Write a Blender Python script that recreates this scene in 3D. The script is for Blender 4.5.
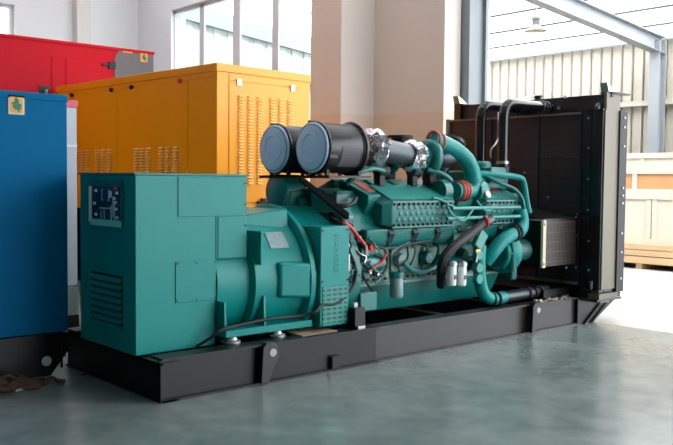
import bpy, bmesh, math, random
from mathutils import Vector, Matrix
random.seed(7)
for o in list(bpy.data.objects): bpy.data.objects.remove(o)
S = bpy.context.scene
COL = S.collection
R = math.radians

# ---------------------------------------------------------------- camera
FPX = 840.18
YAW, PIT, ROL = R(48.51993), R(2.79069), R(-0.547083)
CAM = Vector((-2.824, -4.943, 1.5))
_f = Vector((math.cos(YAW)*math.cos(PIT), math.sin(YAW)*math.cos(PIT), -math.sin(PIT)))
_r = _f.cross(Vector((0, 0, 1))).normalized()
_d = _f.cross(_r)
c_, s_ = math.cos(ROL), math.sin(ROL)
_r2, _d2 = c_*_r + s_*_d, -s_*_r + c_*_d
cam = bpy.data.objects.new('camera', bpy.data.cameras.new('camera'))
COL.objects.link(cam)
cam.matrix_world = Matrix(((_r2.x, -_d2.x, -_f.x, CAM.x), (_r2.y, -_d2.y, -_f.y, CAM.y), (_r2.z, -_d2.z, -_f.z, CAM.z), (0, 0, 0, 1)))
cam.data.sensor_width = 36.0
cam.data.lens = FPX/673*36.0
cam.data.clip_end = 200
S.camera = cam
S.view_settings.view_transform = 'Standard'
S.view_settings.look = 'None'
S.view_settings.gamma = 1
S.view_settings.use_curve_mapping = False
S.view_settings.exposure = 0.05

# ---------------------------------------------------------------- world, sun, daylight
W = bpy.data.worlds.new('world'); S.world = W
W.use_nodes = True
bg = W.node_tree.nodes['Background']
bg.inputs[0].default_value = (0.90, 0.95, 1.0, 1)
bg.inputs[1].default_value = 5.6

def lamp(name, kind, loc, direction, energy, color=(1, 1, 1), **kw):
    L = bpy.data.lights.new(name, kind); L.energy = energy; L.color = color
    for k, v in kw.items(): setattr(L, k, v)
    o = bpy.data.objects.new(name, L); COL.objects.link(o)
    o.location = loc
    o.rotation_euler = Vector(direction).to_track_quat('-Z', 'Y').to_euler()
    return o
SUN_DIR = (.62*math.cos(R(48)), .78*math.cos(R(48)), -math.sin(R(48)))
lamp('sun', 'SUN', (-10, -10, 14), SUN_DIR, 13.0, (1, .95, .87), angle=R(2))
# added fill lamp, standing in for daylight from an assumed open front
lamp('front_fill', 'AREA', (5.2, -11.5, 3.2), (-.2, 1, -.12), 40, (.95, .98, 1), shape='RECTANGLE', size=3, size_y=4)

# ---------------------------------------------------------------- helpers
def ray(px, py):
    return _r2*(px-336.5) + _d2*(py-222.5) + _f*FPX
def at(px, py, axis, val):
    d = ray(px, py); return CAM + d*((val-CAM[axis])/d[axis])
def atx(px, py, x): return at(px, py, 0, x)
def aty(px, py, y): return at(px, py, 1, y)

def srgb(r, g, b):
    f = lambda c: (c/12.92 if c <= .04045 else ((c+.055)/1.055)**2.4)
    return (f(r/255), f(g/255), f(b/255), 1)

def mat(name, col, rough=.45, metal=0.0, noise=0.0, nscale=6.0, bump=0.0, bscale=60.0, spec=.5, coat=0.0, rnoise=0.0):
    m = bpy.data.materials.new(name); m.use_nodes = True
    nt = m.node_tree; b = nt.nodes['Principled BSDF']
    b.inputs['Base Color'].default_value = col
    b.inputs['Roughness'].default_value = rough
    b.inputs['Metallic'].default_value = metal
    b.inputs['Specular IOR Level'].default_value = spec
    b.inputs['Coat Weight'].default_value = coat
    tc = nt.nodes.new('ShaderNodeTexCoord')
    if noise > 0 or rnoise > 0:
        n = nt.nodes.new('ShaderNodeTexNoise'); n.inputs['Scale'].default_value = nscale; n.inputs['Detail'].default_value = 5
        nt.links.new(tc.outputs['Object'], n.inputs['Vector'])
        if noise > 0:
            mx = nt.nodes.new('ShaderNodeMix'); mx.data_type = 'RGBA'
            mx.inputs[6].default_value = tuple(max(0, c*(1-noise)) for c in col[:3])+(1,)
            mx.inputs[7].default_value = tuple(min(1, c*(1+noise)) for c in col[:3])+(1,)
            nt.links.new(n.outputs['Fac'], mx.inputs[0]); nt.links.new(mx.outputs[2], b.inputs['Base Color'])
        if rnoise > 0:
            mr = nt.nodes.new('ShaderNodeMapRange')
            mr.inputs[3].default_value = max(.02, rough-rnoise); mr.inputs[4].default_value = rough+rnoise
            nt.links.new(n.outputs['Fac'], mr.inputs[0]); nt.links.new(mr.outputs[0], b.inputs['Roughness'])
    if bump > 0:
        n2 = nt.nodes.new('ShaderNodeTexNoise'); n2.inputs['Scale'].default_value = bscale
        bp = nt.nodes.new('ShaderNodeBump'); bp.inputs['Strength'].default_value = bump; bp.inputs['Distance'].default_value = .01
        nt.links.new(tc.outputs['Object'], n2.inputs['Vector']); nt.links.new(n2.outputs['Fac'], bp.inputs['Height'])
        nt.links.new(bp.outputs[0], b.inputs['Normal'])
    return m

def brick_mat(name, c1, c2, mortar, scale, bw, bh, msize, rough=.5, axes='yz', metal=0.0):
    """grid / plank pattern laid on two world axes of the surface"""
    m = mat(name, c1, rough, metal); nt = m.node_tree; b = nt.nodes['Principled BSDF']
    tc = nt.nodes.new('ShaderNodeTexCoord'); sp = nt.nodes.new('ShaderNodeSeparateXYZ'); cb = nt.nodes.new('ShaderNodeCombineXYZ')
    nt.links.new(tc.outputs['Object'], sp.inputs[0])
    nt.links.new(sp.outputs[axes[0].upper()], cb.inputs[0]); nt.links.new(sp.outputs[axes[1].upper()], cb.inputs[1])
    br = nt.nodes.new('ShaderNodeTexBrick'); br.offset = 0
    br.inputs['Color1'].default_value = c1; br.inputs['Color2'].default_value = c2; br.inputs['Mortar'].default_value = mortar
    br.inputs['Scale'].default_value = scale; br.inputs['Brick Width'].default_value = bw; br.inputs['Row Height'].default_value = bh
    br.inputs['Mortar Size'].default_value = msize
    nt.links.new(cb.outputs[0], br.inputs['Vector']); nt.links.new(br.outputs['Color'], b.inputs['Base Color'])
    return m

class MB:
    def __init__(self): self.bm = bmesh.new()
    def box(self, x0, x1, y0, y1, z0, z1):
        v = [self.bm.verts.new(p) for p in ((x0, y0, z0), (x1, y0, z0), (x1, y1, z0), (x0, y1, z0), (x0, y0, z1), (x1, y0, z1), (x1, y1, z1), (x0, y1, z1))]
        for f in ((3, 2, 1, 0), (4, 5, 6, 7), (0, 1, 5, 4), (1, 2, 6, 5), (2, 3, 7, 6), (3, 0, 4, 7)): self.bm.faces.new([v[i] for i in f])
        return self
    def hull8(self, a, b):
        """solid between two polygons a and b with the same number of points"""
        n = len(a); A = [self.bm.verts.new(p) for p in a]; B = [self.bm.verts.new(p) for p in b]
        self.bm.faces.new(A); self.bm.faces.new(B[::-1])
        for i in range(n): self.bm.faces.new([A[i], B[i], B[(i+1) % n], A[(i+1) % n]])
        return self
    def prism(self, poly, axis, a, b):
        def p(u, v, t): return {'x': (t, u, v), 'y': (u, t, v), 'z': (u, v, t)}[axis]
        return self.hull8([p(u, v, a) for u, v in poly], [p(u, v, b) for u, v in poly])
    def lathe(self, o, axis, prof, n=24, ang=None, cap=True):
        o = Vector(o); ax = Vector({'x': (1, 0, 0), 'y': (0, 1, 0), 'z': (0, 0, 1)}.get(axis, axis) if isinstance(axis, str) else axis).normalized()
        u = ax.orthogonal().normalized(); w = ax.cross(u)
        rings = []
        for t, r in prof:
            rings.append([self.bm.verts.new(o + ax*t + (u*math.cos(2*math.pi*i/n) + w*math.sin(2*math.pi*i/n))*r) for i in range(n)])
        for a, b in zip(rings, rings[1:]):
            for i in range(n): self.bm.faces.new([a[i], a[(i+1) % n], b[(i+1) % n], b[i]])
        if cap:
            self.bm.faces.new(rings[0][::-1]); self.bm.faces.new(rings[-1])
        return self
    def cyl(self, p, q, r, n=12):
        p, q = Vector(p), Vector(q); d = q-p
        return self.lathe(p, tuple(d), [(0, r), (d.length, r)], n)
    def tube(self, pts, r, n=10, smooth=True, seg=6):
        P = [Vector(p) for p in pts]
        if smooth and len(P) > 2:
            Q = []
            for i in range(len(P)-1):
                p0, p1, p2, p3 = P[max(i-1, 0)], P[i], P[i+1], P[min(i+2, len(P)-1)]
                for k in range(seg):
                    t = k/seg
                    Q.append(.5*((2*p1) + (p2-p0)*t + (2*p0-5*p1+4*p2-p3)*t*t + (3*p1-p0-3*p2+p3)*t*t*t))
            Q.append(P[-1]); P = Q
        t0 = (P[1]-P[0]).normalized(); u = t0.orthogonal().normalized(); rings = []
        for i, p in enumerate(P):
            t = (P[min(i+1, len(P)-1)]-P[max(i-1, 0)]).normalized()
            u = (u - t*u.dot(t)).normalized(); w = t.cross(u)
            rr = r(i/(len(P)-1)) if callable(r) else r
            rings.append([self.bm.verts.new(p + (u*math.cos(2*math.pi*k/n) + w*math.sin(2*math.pi*k/n))*rr) for k in range(n)])
        for a, b in zip(rings, rings[1:]):
            for k in range(n): self.bm.faces.new([a[k], a[(k+1) % n], b[(k+1) % n], b[k]])
        self.bm.faces.new(rings[0][::-1]); self.bm.faces.new(rings[-1])
        return self
    def torus(self, o, axis, Rr, r, n=28, k=10):
        o = Vector(o); ax = Vector({'x': (1, 0, 0), 'y': (0, 1, 0), 'z': (0, 0, 1)}[axis]); u = ax.orthogonal().normalized(); w = ax.cross(u)
        rings = []
        for i in range(n):
            a = 2*math.pi*i/n; e = u*math.cos(a)+w*math.sin(a)
            rings.append([self.bm.verts.new(o + e*(Rr + r*math.cos(2*math.pi*j/k)) + ax*r*math.sin(2*math.pi*j/k)) for j in range(k)])
        for i in range(n):
            a, b = rings[i], rings[(i+1) % n]
            for j in range(k): self.bm.faces.new([a[j], a[(j+1) % k], b[(j+1) % k], b[j]])
        return self
    def xform(self, M):
        self.bm.transform(M); return self
    def build(self, name, m, parent=None, bevel=0.0, ang=35):
        bmesh.ops.recalc_face_normals(self.bm, faces=self.bm.faces[:])
        org = Vector((0, 0, 0))
        p = parent
        while p is not None: org += p.location; p = p.parent
        rot = None
        root = parent
        while root is not None and root.parent is not None: root = root.parent
        M = Matrix.Translation(-org)
        if root is not None and abs(root.rotation_euler.z) > 1e-6 and not root.get('_local'):
            M = Matrix.Rotation(-root.rotation_euler.z, 4, 'Z') @ M
        if root is None or not root.get('_local'): self.bm.transform(M)
        for f in self.bm.faces: f.smooth = True
        for e in self.bm.edges:
            if len(e.link_faces) != 2 or e.calc_face_angle(0) > R(ang): e.smooth = False
        me = bpy.data.meshes.new(name); self.bm.to_mesh(me); self.bm.free()
        me.materials.append(m)
        o = bpy.data.objects.new(name, me); COL.objects.link(o)
        if parent is not None: o.parent = parent
        if bevel:
            b = o.modifiers.new('bevel', 'BEVEL'); b.width = bevel; b.segments = 2; b.limit_method = 'ANGLE'; b.angle_limit = R(40); b.harden_normals = False
        return o

def tag(o, label, cat, group=None, kind=None):
    if label: o['label'] = label
    if cat: o['category'] = cat
    if group: o['group'] = group
    if kind: o['kind'] = kind
    return o
def thing(name, loc, label, cat, group=None, rz=0.0):
    o = bpy.data.objects.new(name, None); COL.objects.link(o); o.location = loc; o.rotation_euler = (0, 0, rz)
    o.empty_display_size = .1
    return tag(o, label, cat, group)
def struct(o): o['kind'] = 'structure'; return o
def lab(o, t): o['label'] = t; return o
def text_mesh(name, txt, size, depth, m, parent, origin, xdir, ydir):
    cu = bpy.data.curves.new(name, 'FONT'); cu.body = txt; cu.size = size; cu.extrude = depth
    cu.align_x = 'CENTER'; cu.align_y = 'CENTER'
    tmp = bpy.data.objects.new(name+'_tmp', cu); COL.objects.link(tmp)
    dg = bpy.context.evaluated_depsgraph_get(); dg.update()
    me = bpy.data.meshes.new_from_object(tmp.evaluated_get(dg)); bpy.data.objects.remove(tmp)
    x, y = Vector(xdir), Vector(ydir); z = x.cross(y)
    org = Vector((0, 0, 0)); p = parent
    while p is not None: org += p.location; p = p.parent
    o_ = Vector(origin)-org
    me.transform(Matrix(((x.x, y.x, z.x, o_.x), (x.y, y.y, z.y, o_.y), (x.z, y.z, z.z, o_.z), (0, 0, 0, 1))))
    me.materials.clear(); me.materials.append(m)
    o = bpy.data.objects.new(name, me); COL.objects.link(o); o.parent = parent
    return o

# ---------------------------------------------------------------- materials
TEAL = mat('teal_paint', srgb(0, 133, 128), .38, spec=.32, noise=.05, nscale=3)
TEALE = mat('teal_engine_paint', srgb(4, 106, 100), .33, noise=.22, nscale=9, bump=.12, bscale=40)
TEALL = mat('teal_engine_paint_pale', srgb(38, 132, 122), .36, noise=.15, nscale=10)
BLOCKM = mat('block_primer_paint', srgb(112, 148, 136), .45, noise=.25, nscale=7)
BLACK = mat('black_satin_paint', srgb(14, 12, 13), .38, spec=.35, noise=.1)
BLACKG = mat('black_gloss_paint', srgb(22, 21, 24), .2)
RUBBER = mat('black_rubber', srgb(20, 20, 22), .6)
DARKMET = mat('dark_metal_duct', srgb(70, 74, 78), .32, .7)
STEEL = mat('zinc_steel', srgb(170, 170, 170), .35, .8)
GALV = mat('galvanised_sheet', srgb(108, 101, 87), .5, .2, noise=.06)
CAPM = mat('blue_grey_cap', srgb(188, 214, 240), .42, .1)
FILTM = mat('filter_canister', srgb(40, 40, 44), .28, .1)
FOIL = mat('crinkled_foil', srgb(215, 215, 220), .2, .95, bump=1.0, bscale=32)
REDM = mat('red_silicone', srgb(182, 84, 70), .5)
REDW = mat('red_cable', srgb(205, 40, 50), .45)
WHITE = mat('white_paint', srgb(225, 228, 228), .45)
YELLOWL = mat('yellow_label', srgb(235, 190, 40), .5)
BRASS = mat('brass', srgb(190, 150, 60), .35, .8)
ORANGE = mat('orange_yellow_paint', srgb(255, 162, 0), .36, noise=.03, nscale=2)
BLUE = mat('blue_paint', srgb(0, 100, 148), .5, noise=.04, nscale=2, spec=.06)
RED = mat('red_gloss_paint', srgb(196, 0, 30), .3, spec=.08)
DGREY = mat('dark_grey_panel', srgb(98, 98, 104), .5)
PALE = mat('pale_grey_paint', srgb(190, 196, 202), .4)
REDCAP = mat('red_cap_paint', srgb(215, 70, 85), .4)
STICK = mat('sticker_orange', srgb(228, 165, 55), .5)
STICKG = mat('sticker_green', srgb(10, 115, 95), .5)
PANELB = mat('control_board', srgb(14, 50, 72), .3, noise=.2, nscale=30)
CLOTH = mat('brown_rag', srgb(66, 44, 34), .9, noise=.35, nscale=14, bump=.4, bscale=25)
PLY = mat('rusty_plate', srgb(150, 125, 100), .6, noise=.3, nscale=9)
RADCORE = brick_mat('radiator_core_fins', srgb(28, 26, 29), srgb(33, 31, 34), srgb(62, 58, 61), 1.0, .03, .085, .003, rough=.28)
GUARDM = brick_mat('wire_guard_mesh', srgb(34, 27, 23), srgb(40, 32, 27), srgb(84, 75, 68), 1.0, .025, .1, .004, rough=.45, axes='xz', metal=.3)

def floor_mat(name, c1, c2, rough):
    m = mat(name, c1, rough); nt = m.node_tree; b = nt.nodes['Principled BSDF']
    tc = nt.nodes.new('ShaderNodeTexCoord')
    b.inputs['Specular IOR Level'].default_value = 1.0
    n = nt.nodes.new('ShaderNodeTexNoise'); n.inputs['Scale'].default_value = 1.1; n.inputs['Detail'].default_value = 10; n.inputs['Roughness'].default_value = .65
    n2 = nt.nodes.new('ShaderNodeTexNoise'); n2.inputs['Scale'].default_value = 5; n2.inputs['Detail'].default_value = 6; n2.inputs['Distortion'].default_value = .4
    ad = nt.nodes.new('ShaderNodeMath'); ad.operation = 'MULTIPLY_ADD'; ad.inputs[1].default_value = .45
    cr = nt.nodes.new('ShaderNodeValToRGB')
    cr.color_ramp.elements[0].position = .46; cr.color_ramp.elements[0].color = c1
    cr.color_ramp.elements[1].position = 1.0; cr.color_ramp.elements[1].color = c2
    nt.links.new(tc.outputs['Object'], n.inputs['Vector']); nt.links.new(tc.outputs['Object'], n2.inputs['Vector'])
    nt.links.new(n2.outputs['Fac'], ad.inputs[0]); nt.links.new(n.outputs['Fac'], ad.inputs[2])
    nt.links.new(ad.outputs[0], cr.inputs[0]); nt.links.new(cr.outputs[0], b.inputs['Base Color'])
    mr = nt.nodes.new('ShaderNodeMapRange'); mr.inputs[1].default_value = .4; mr.inputs[2].default_value = 1.0
    mr.inputs[3].default_value = rough; mr.inputs[4].default_value = rough+.04
    nt.links.new(ad.outputs[0], mr.inputs[0]); nt.links.new(mr.outputs[0], b.inputs['Roughness'])
    return m
FLOORM = floor_mat('green_grey_epoxy_floor', srgb(86, 101, 98), srgb(132, 141, 139), .2)
YARDM = floor_mat('pale_concrete', srgb(158, 157, 152), srgb(180, 179, 174), .4)
WALLM = mat('plaster_white', srgb(222, 227, 230), .7, noise=.03, nscale=1.5)
HALLD = mat('hall_grey_green', srgb(120, 124, 122), .8)
CEILM = mat('ceiling_grey', srgb(205, 207, 208), .8)
FRAMEM = mat('white_aluminium', srgb(196, 198, 202), .4, .2)
STEELP = mat('grey_steel_paint', srgb(134, 140, 146), .45)
PURL = mat('dark_purlin', srgb(58, 64, 68), .6)
GREYD = mat('door_steel_grey', srgb(120, 128, 132), .45)
PIPEW = mat('white_pipe', srgb(215, 215, 212), .4)
PILM = mat('pillar_plaster', srgb(196, 186, 180), .7, noise=.03, nscale=1.5)
LOWTAN = mat('plaster_tan', srgb(196, 176, 160), .7, noise=.04)  # tan tone for the lower part of wall and pillar

def glass_mat():
    m = bpy.data.materials.new('window_glass'); m.use_nodes = True; nt = m.node_tree; nt.nodes.clear()
    out = nt.nodes.new('ShaderNodeOutputMaterial'); mx = nt.nodes.new('ShaderNodeMixShader')
    tr = nt.nodes.new('ShaderNodeBsdfTransparent'); tr.inputs[0].default_value = (.93, .97, .96, 1)
    gl = nt.nodes.new('ShaderNodeBsdfGlossy'); gl.inputs['Roughness'].default_value = .03
    mx.inputs[0].default_value = .07
    nt.links.new(tr.outputs[0], mx.inputs[1]); nt.links.new(gl.outputs[0], mx.inputs[2]); nt.links.new(mx.outputs[0], out.inputs[0])
    return m
GLASS = glass_mat()
def roof_mat(name, fac, tcol=.95):
    m = bpy.data.materials.new(name); m.use_nodes = True; nt = m.node_tree; nt.nodes.clear()
    out = nt.nodes.new('ShaderNodeOutputMaterial'); mx = nt.nodes.new('ShaderNodeMixShader')
    tr = nt.nodes.new('ShaderNodeBsdfTransparent'); tr.inputs[0].default_value = (1, 1, 1, 1)
    tl = nt.nodes.new('ShaderNodeBsdfTranslucent'); tl.inputs[0].default_value = (tcol, tcol, tcol, 1)
    mx.inputs[0].default_value = fac
    nt.links.new(tr.outputs[0], mx.inputs[1]); nt.links.new(tl.outputs[0], mx.inputs[2]); nt.links.new(mx.outputs[0], out.inputs[0])
    return m
ROOFM = roof_mat('translucent_roof_sheet', .6)
SKYL = roof_mat('added_skylight_sheet', 1.0, .7)
CREAM = mat('cream_siding', srgb(172, 167, 156), .5)
WOODP = mat('pale_pine_boards', srgb(184, 154, 118), .6, noise=.1, nscale=4)
WOODW = mat('whitewashed_boards', srgb(196, 186, 172), .6, noise=.05, nscale=4)
WOODO = mat('plywood_tan', srgb(184, 138, 92), .6, noise=.12, nscale=5)

# ---------------------------------------------------------------- setting
XW, YB = 6.5, 12.45
struct(MB().box(-8, 5.31, -14, YB, -.1, 0).build('floor', FLOORM))
struct(MB().box(5.33, 30, -14, 26, -.1, -.002).build('yard_floor', YARDM))
struct(MB().box(5.31, 5.33, -14, YB, -.1, -.012).build('trim_1', mat('floor_joint', srgb(60, 58, 55), .8)))
m = MB()
for x0, x1 in ((-8, -3.8), (-1.4, 2.6), (3.6, 4.9), (5.9, XW+.3)): m.box(x0, x1, -14, YB+.3, 6.6, 6.7)
for y0, y1 in ((-14, -2.5), (YB-.8, YB+.3)): m.box(2.6, 3.6, y0, y1, 6.6, 6.7).box(4.9, 5.9, y0, y1, 6.6, 6.7)
m.box(-3.8, -1.4, -14, 4.0, 6.6, 6.7).box(-3.8, -1.4, YB-.8, YB+.3, 6.6, 6.7)
struct(m.build('ceiling', CEILM))
for i, (x0, x1, ys) in enumerate(((2.6, 3.6, -2.55), (4.9, 5.9, -2.55), (-3.8, -1.4, 3.95))): struct(MB().box(x0-.05, x1+.05, ys, YB-.75, 6.70, 6.704).build('added_skylight_%d' % (i+1), SKYL))  # unseen skylights added to light the hall; the third brightens the orange side
struct(MB().box(-8.3, 3.5, -14.2, -14, 0, 6.6).build('wall_front', HALLD))
struct(MB().box(-8.3, -8, -14, YB+.3, 0, 6.6).build('wall_left', HALLD))
struct(MB().box(-8.3, 3.0, YB, YB+.3, 0, 6.6).box(3.72, XW+.3, YB, YB+.3, 0, 6.6).box(3.0, 3.72, YB, YB+.3, 0, 3.4).box(3.0, 3.72, YB, YB+.3, 5.05, 6.6).build('wall_back', WALLM))
# right wall: door opening y<3.27, pier, window band y 6.0..11.0, end pier
HD = 5.12
r = MB()
r.box(XW, XW+.36, 6.0, 11.0, HD, 6.6).box(XW, XW+.36, 6.0, 11.0, 0, 1.2).box(XW, XW+.36, 11.0, YB, 0, 6.6)
r.box(XW, XW+.36, -7, 3.27, 5.9, 6.6).box(XW, XW+.36, -14, -7, 5.9, 6.6)
struct(r.build('wall_right', WALLM))
struct(MB().box(XW, XW+.36, 3.27, 6.0, 0, 2.55).build('wall_right_lower', LOWTAN))
struct(MB().box(XW, XW+.36, 3.27, 6.0, 2.55, 6.6).build('wall_right_upper', PILM))
struct(MB().box(5.8, XW, 4.74, 5.47, 2.55, 6.6).build('pillar', PILM))
struct(MB().box(5.8, XW, 4.74, 5.47, 0, 2.55).build('pillar_lower', LOWTAN))
struct(MB().box(6.88, 7.32, 3.18, 3.38, 0, 6.2).box(6.88, 6.94, 3.12, 3.18, 0, 6.2).box(7.26, 7.32, 3.12, 3.18, 0, 6.2).build('door_frame', GREYD))
struct(MB().box(7.32, 7.40, 3.16, 3.30, 0, 6.2).build('trim_2', PIPEW))
# windows
w = MB()
w.box(XW+.08, XW+.12, 10.98, 11.0, 1.2, HD).box(XW+.08, XW+.12, 6.0, 11.0, HD-.07, HD).box(XW+.08, XW+.12, 6.0, 11.0, 1.2, 1.27)
for ya, yb in ((9.83, 9.99), (8.56, 8.79), (7.345, 7.525), (6.0, 6.1)): w.box(XW+.08, XW+.12, ya, yb, 1.2, HD-.02)
win = struct(w.build('window_1', FRAMEM))
struct(MB().box(XW+.095, XW+.105, 6.05, 10.99, 1.25, HD-.05).build('pane', GLASS, win))
w = MB().box(3.0, 3.08, YB+.1, YB+.2, 3.4, 5.05).box(3.64, 3.72, YB+.1, YB+.2, 3.4, 5.05).box(3.08, 3.64, YB+.1, YB+.2, 3.4, 3.47).box(3.08, 3.64, YB+.1, YB+.2, 4.98, 5.05)
win = struct(w.build('window_2', FRAMEM))
struct(MB().box(3.07, 3.65, YB+.145, YB+.155, 3.46, 4.99).build('pane', GLASS, win))
struct(MB().box(4.96, 5.26, YB-.22, YB, 0, 6.6).build('trim_3', PIPEW))
struct(MB().box(5.3, 5.55, YB-.12, YB, 0, 6.6).build('trim_4', WALLM))

# lean-to shed beyond the door
XO = 12.5
def siding(y0, y1, z0, z1, n):
    m = MB(); st = (y1-y0)/n
    for i in range(n):
        a = y0+i*st
        m.hull8([(XO, a, z0), (XO+.05, a+st*.08, z0), (XO+.05, a+st*.92, z0), (XO+.09, a+st, z0), (XO+.09, a, z0)],
                [(XO, a, z1), (XO+.05, a+st*.08, z1), (XO+.05, a+st*.92, z1), (XO+.09, a+st, z1), (XO+.09, a, z1)])
    return m
struct(siding(-.0, 18, 0, 4.3, 78).build('wall_far', CREAM))
struct(MB().box(XO-.08, XO-.02, 0, 18, 4.24, 4.36).build('trim_5', STEELP))
struct(MB().box(XO-.1, XO-.01, 0, 18, 3.02, 3.12).build('trim_6', CREAM))
struct(MB().box(XO-.06, XO, 0, 18, 0, .25).build('baseboard_far', STEELP))
def roofz(x): return 4.40 + (XO-x)*.095
m = MB(); m.hull8([(XO+.3, -1.5, roofz(XO+.3)), (XW+.3, -1.5, roofz(XW+.3)), (XW+.3, -1.5, roofz(XW+.3)+.004), (XO+.3, -1.5, roofz(XO+.3)+.004)],
                  [(XO+.3, 8, roofz(XO+.3)), (XW+.3, 8, roofz(XW+.3)), (XW+.3, 8, roofz(XW+.3)+.004), (XO+.3, 8, roofz(XO+.3)+.004)])
struct(m.build('shed_roof', ROOFM))
for i, x in enumerate((11.9, 10.9, 9.9, 8.9, 7.9)):
    z = roofz(x)-.06
    struct(MB().box(x-.012, x+.012, -1.5, 8, z+.015, z+.055).build('trim_%d' % (7+i), PURL))
# neighbouring building seen through the windows
m = MB()
def gz(x): return 5.95-.105*(x-8.5)
for i in range(40):
    x0 = 6.9+i*.22
    m.hull8([(x0, 14.0+.03*(i % 2), 0), (x0+.22, 14.0+.03*(i % 2), 0), (x0+.22, 14.2, 0), (x0, 14.2, 0)], [(x0, 14.0+.03*(i % 2), gz(x0)-.3), (x0+.22, 14.0+.03*(i % 2), gz(x0+.22)-.3), (x0+.22, 14.2, gz(x0+.22)-.3), (x0, 14.2, gz(x0)-.3)])
struct(m.build('wall_neighbour', mat('pale_green_siding', srgb(140, 146, 142), .6)))
m = MB().hull8([(6.9, 13.9, gz(6.9)-.32), (15.7, 13.9, gz(15.7)-.32), (15.7, 13.9, gz(15.7)+.02), (6.9, 13.9, gz(6.9)+.02)], [(6.9, 14.2, gz(6.9)-.32), (15.7, 14.2, gz(15.7)-.32), (15.7, 14.2, gz(15.7)+.02), (6.9, 14.2, gz(6.9)+.02)])
for i in range(7):
    x0 = 7.6+i*1.15; m.box(x0, x0+.75, 13.95, 14.2, gz(x0)-.05, gz(x0)+.09)
struct(m.build('trim_fascia', mat('pale_blue_fascia', srgb(116, 126, 134), .6)))
# steel frame: I-section column and rafter at y=3.02
def ibeam_y(m, x0, x1, za, zb, y, w, h, t=.014):
    for (a, b, wy) in ((-h/2, -h/2+t, w/2), (h/2-t, h/2, w/2), (-h/2+t, h/2-t, .006)):
        m.hull8([(x0, y-wy, za+a), (x0, y+wy, za+a), (x0, y+wy, za+b), (x0, y-wy, za+b)], [(x1, y-wy, zb+a), (x1, y+wy, zb+a), (x1, y+wy, zb+b), (x1, y-wy, zb+b)])
m = MB(); ibeam_y(m, 6.9, 12.35, roofz(6.9)-.30, roofz(12.35)-.30, 3.02, .2, .3)
struct(m.build('rafter', STEELP))
m = MB().box(12.12, 12.14, 2.92, 3.12, 0, 4.2).box(12.36, 12.38, 2.92, 3.12, 0, 4.2).box(12.14, 12.36, 3.01, 3.03, 0, 4.2)
struct(m.build('column', STEELP))

# ---------------------------------------------------------------- generator set
gen = thing('generator_set', (2.6, .75, 0), 'long teal generator set with twin air filters and black radiator on a black skid', 'generator')
YC = .75
# --- skid
sk = MB()
def rail(m, x0, x1, y0, y1, z1, t=.016):      # I-rail between y0 (outer) and y1
    m.box(x0, x1, y0, y1, 0, t).box(x0, x1, y0, y1, z1-t, z1)
    yo = y0+(.035 if y1 > y0 else -.035); m.box(x0, x1, min(yo, yo+.012*(1 if y1 > y0 else -1)), max(yo, yo+.012*(1 if y1 > y0 else -1)), t, z1-t)
rail(sk, .0, 2.03, 0, .16, .30); rail(sk, .0, 2.03, 1.52, 1.36, .30)
sk.box(.0, .02, .02, 1.5, .012, .265).box(-.01, .12, .0, 1.52, 0, .014).box(.0, .14, .02, 1.5, .25, .266)
skid = sk.build('skid', BLACK, gen)
m = MB()
for ya, yb in ((.015, .16), (1.36, 1.505)): rail(m, 2.03, 5.0, ya, yb, .295) if ya < .7 else rail(m, 2.03, 5.0, yb, ya, .295)
m.build('rear_rails', mat('black_paint_floor_sheen', srgb(40, 34, 31), .34), skid)  # browner black paints in the lit floor's reflection on these rails
m = MB()
for ya, yb in ((.012, .05), (1.46, 1.498)):
    m.prism([(5.0, 0), (5.30, 0), (5.78, .23), (5.82, .29), (5.0, .295)], 'y', ya, yb)
m.box(5.70, 5.83, -.0, 1.52, .22, .29).box(5.2, 5.24, .05, 1.46, .02, .28)
m.build('nose', BLACK, skid)
for x in (5.10, 5.24): MB().hull8([(x, -.012, 0), (x+.03, -.012, 0), (x+.03, .014, 0), (x, .014, 0)], [(x+.40, -.012, .26), (x+.43, -.012, .26), (x+.43, .014, .26), (x+.40, .014, .26)]).build('diagonal_rib', BLACK, skid)
for x in (1.0, 2.0, 3.0, 4.0, 4.9): MB().box(x, x+.1, .16, 1.36, .02, .28).build('cross_member', BLACK, skid)
def lug(x, z1):
    m = MB(); pr = [(-.13, 0), (.005, 0), (.005, z1), (-.03, z1), (-.095, z1-.03), (-.125, z1-.10), (-.10, z1-.2)]
    m.prism([(y, z) for y, z in pr], 'x', x-.018, x+.018)
    o = m.build('lifting_lug', BLACK, skid)
    return o
for px, z1 in ((266, .30), (534, .295)):
    x = aty(px, 345 if px < 400 else 320, -.02).x
    m = MB().prism([(x-.05, .015), (x+.02, .015), (x+.055, .10), (x+.115, .2), (x+.10, .275), (x+.06, .31), (x+.0, .31), (x-.035, .28)], 'y', -.035, .03)
    lg = m.build('lifting_lug', BLACKG, skid, bevel=.004)
    MB().lathe((x+.055, -.038, .235), 'y', [(0, .03), (.004, .03)], 16).build('lug_hole', mat('steel_hole', srgb(165, 165, 165), .5), lg)
xs = aty(336, 363, 0).x
MB().box(xs-.04, xs+.04, -.004, .03, .02, .12).build('fork_slot', RUBBER, skid)
MB().box(5.25, 5.42, -.1, 0.0, .22, .30).build('foot_bracket', GALV, skid)

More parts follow.
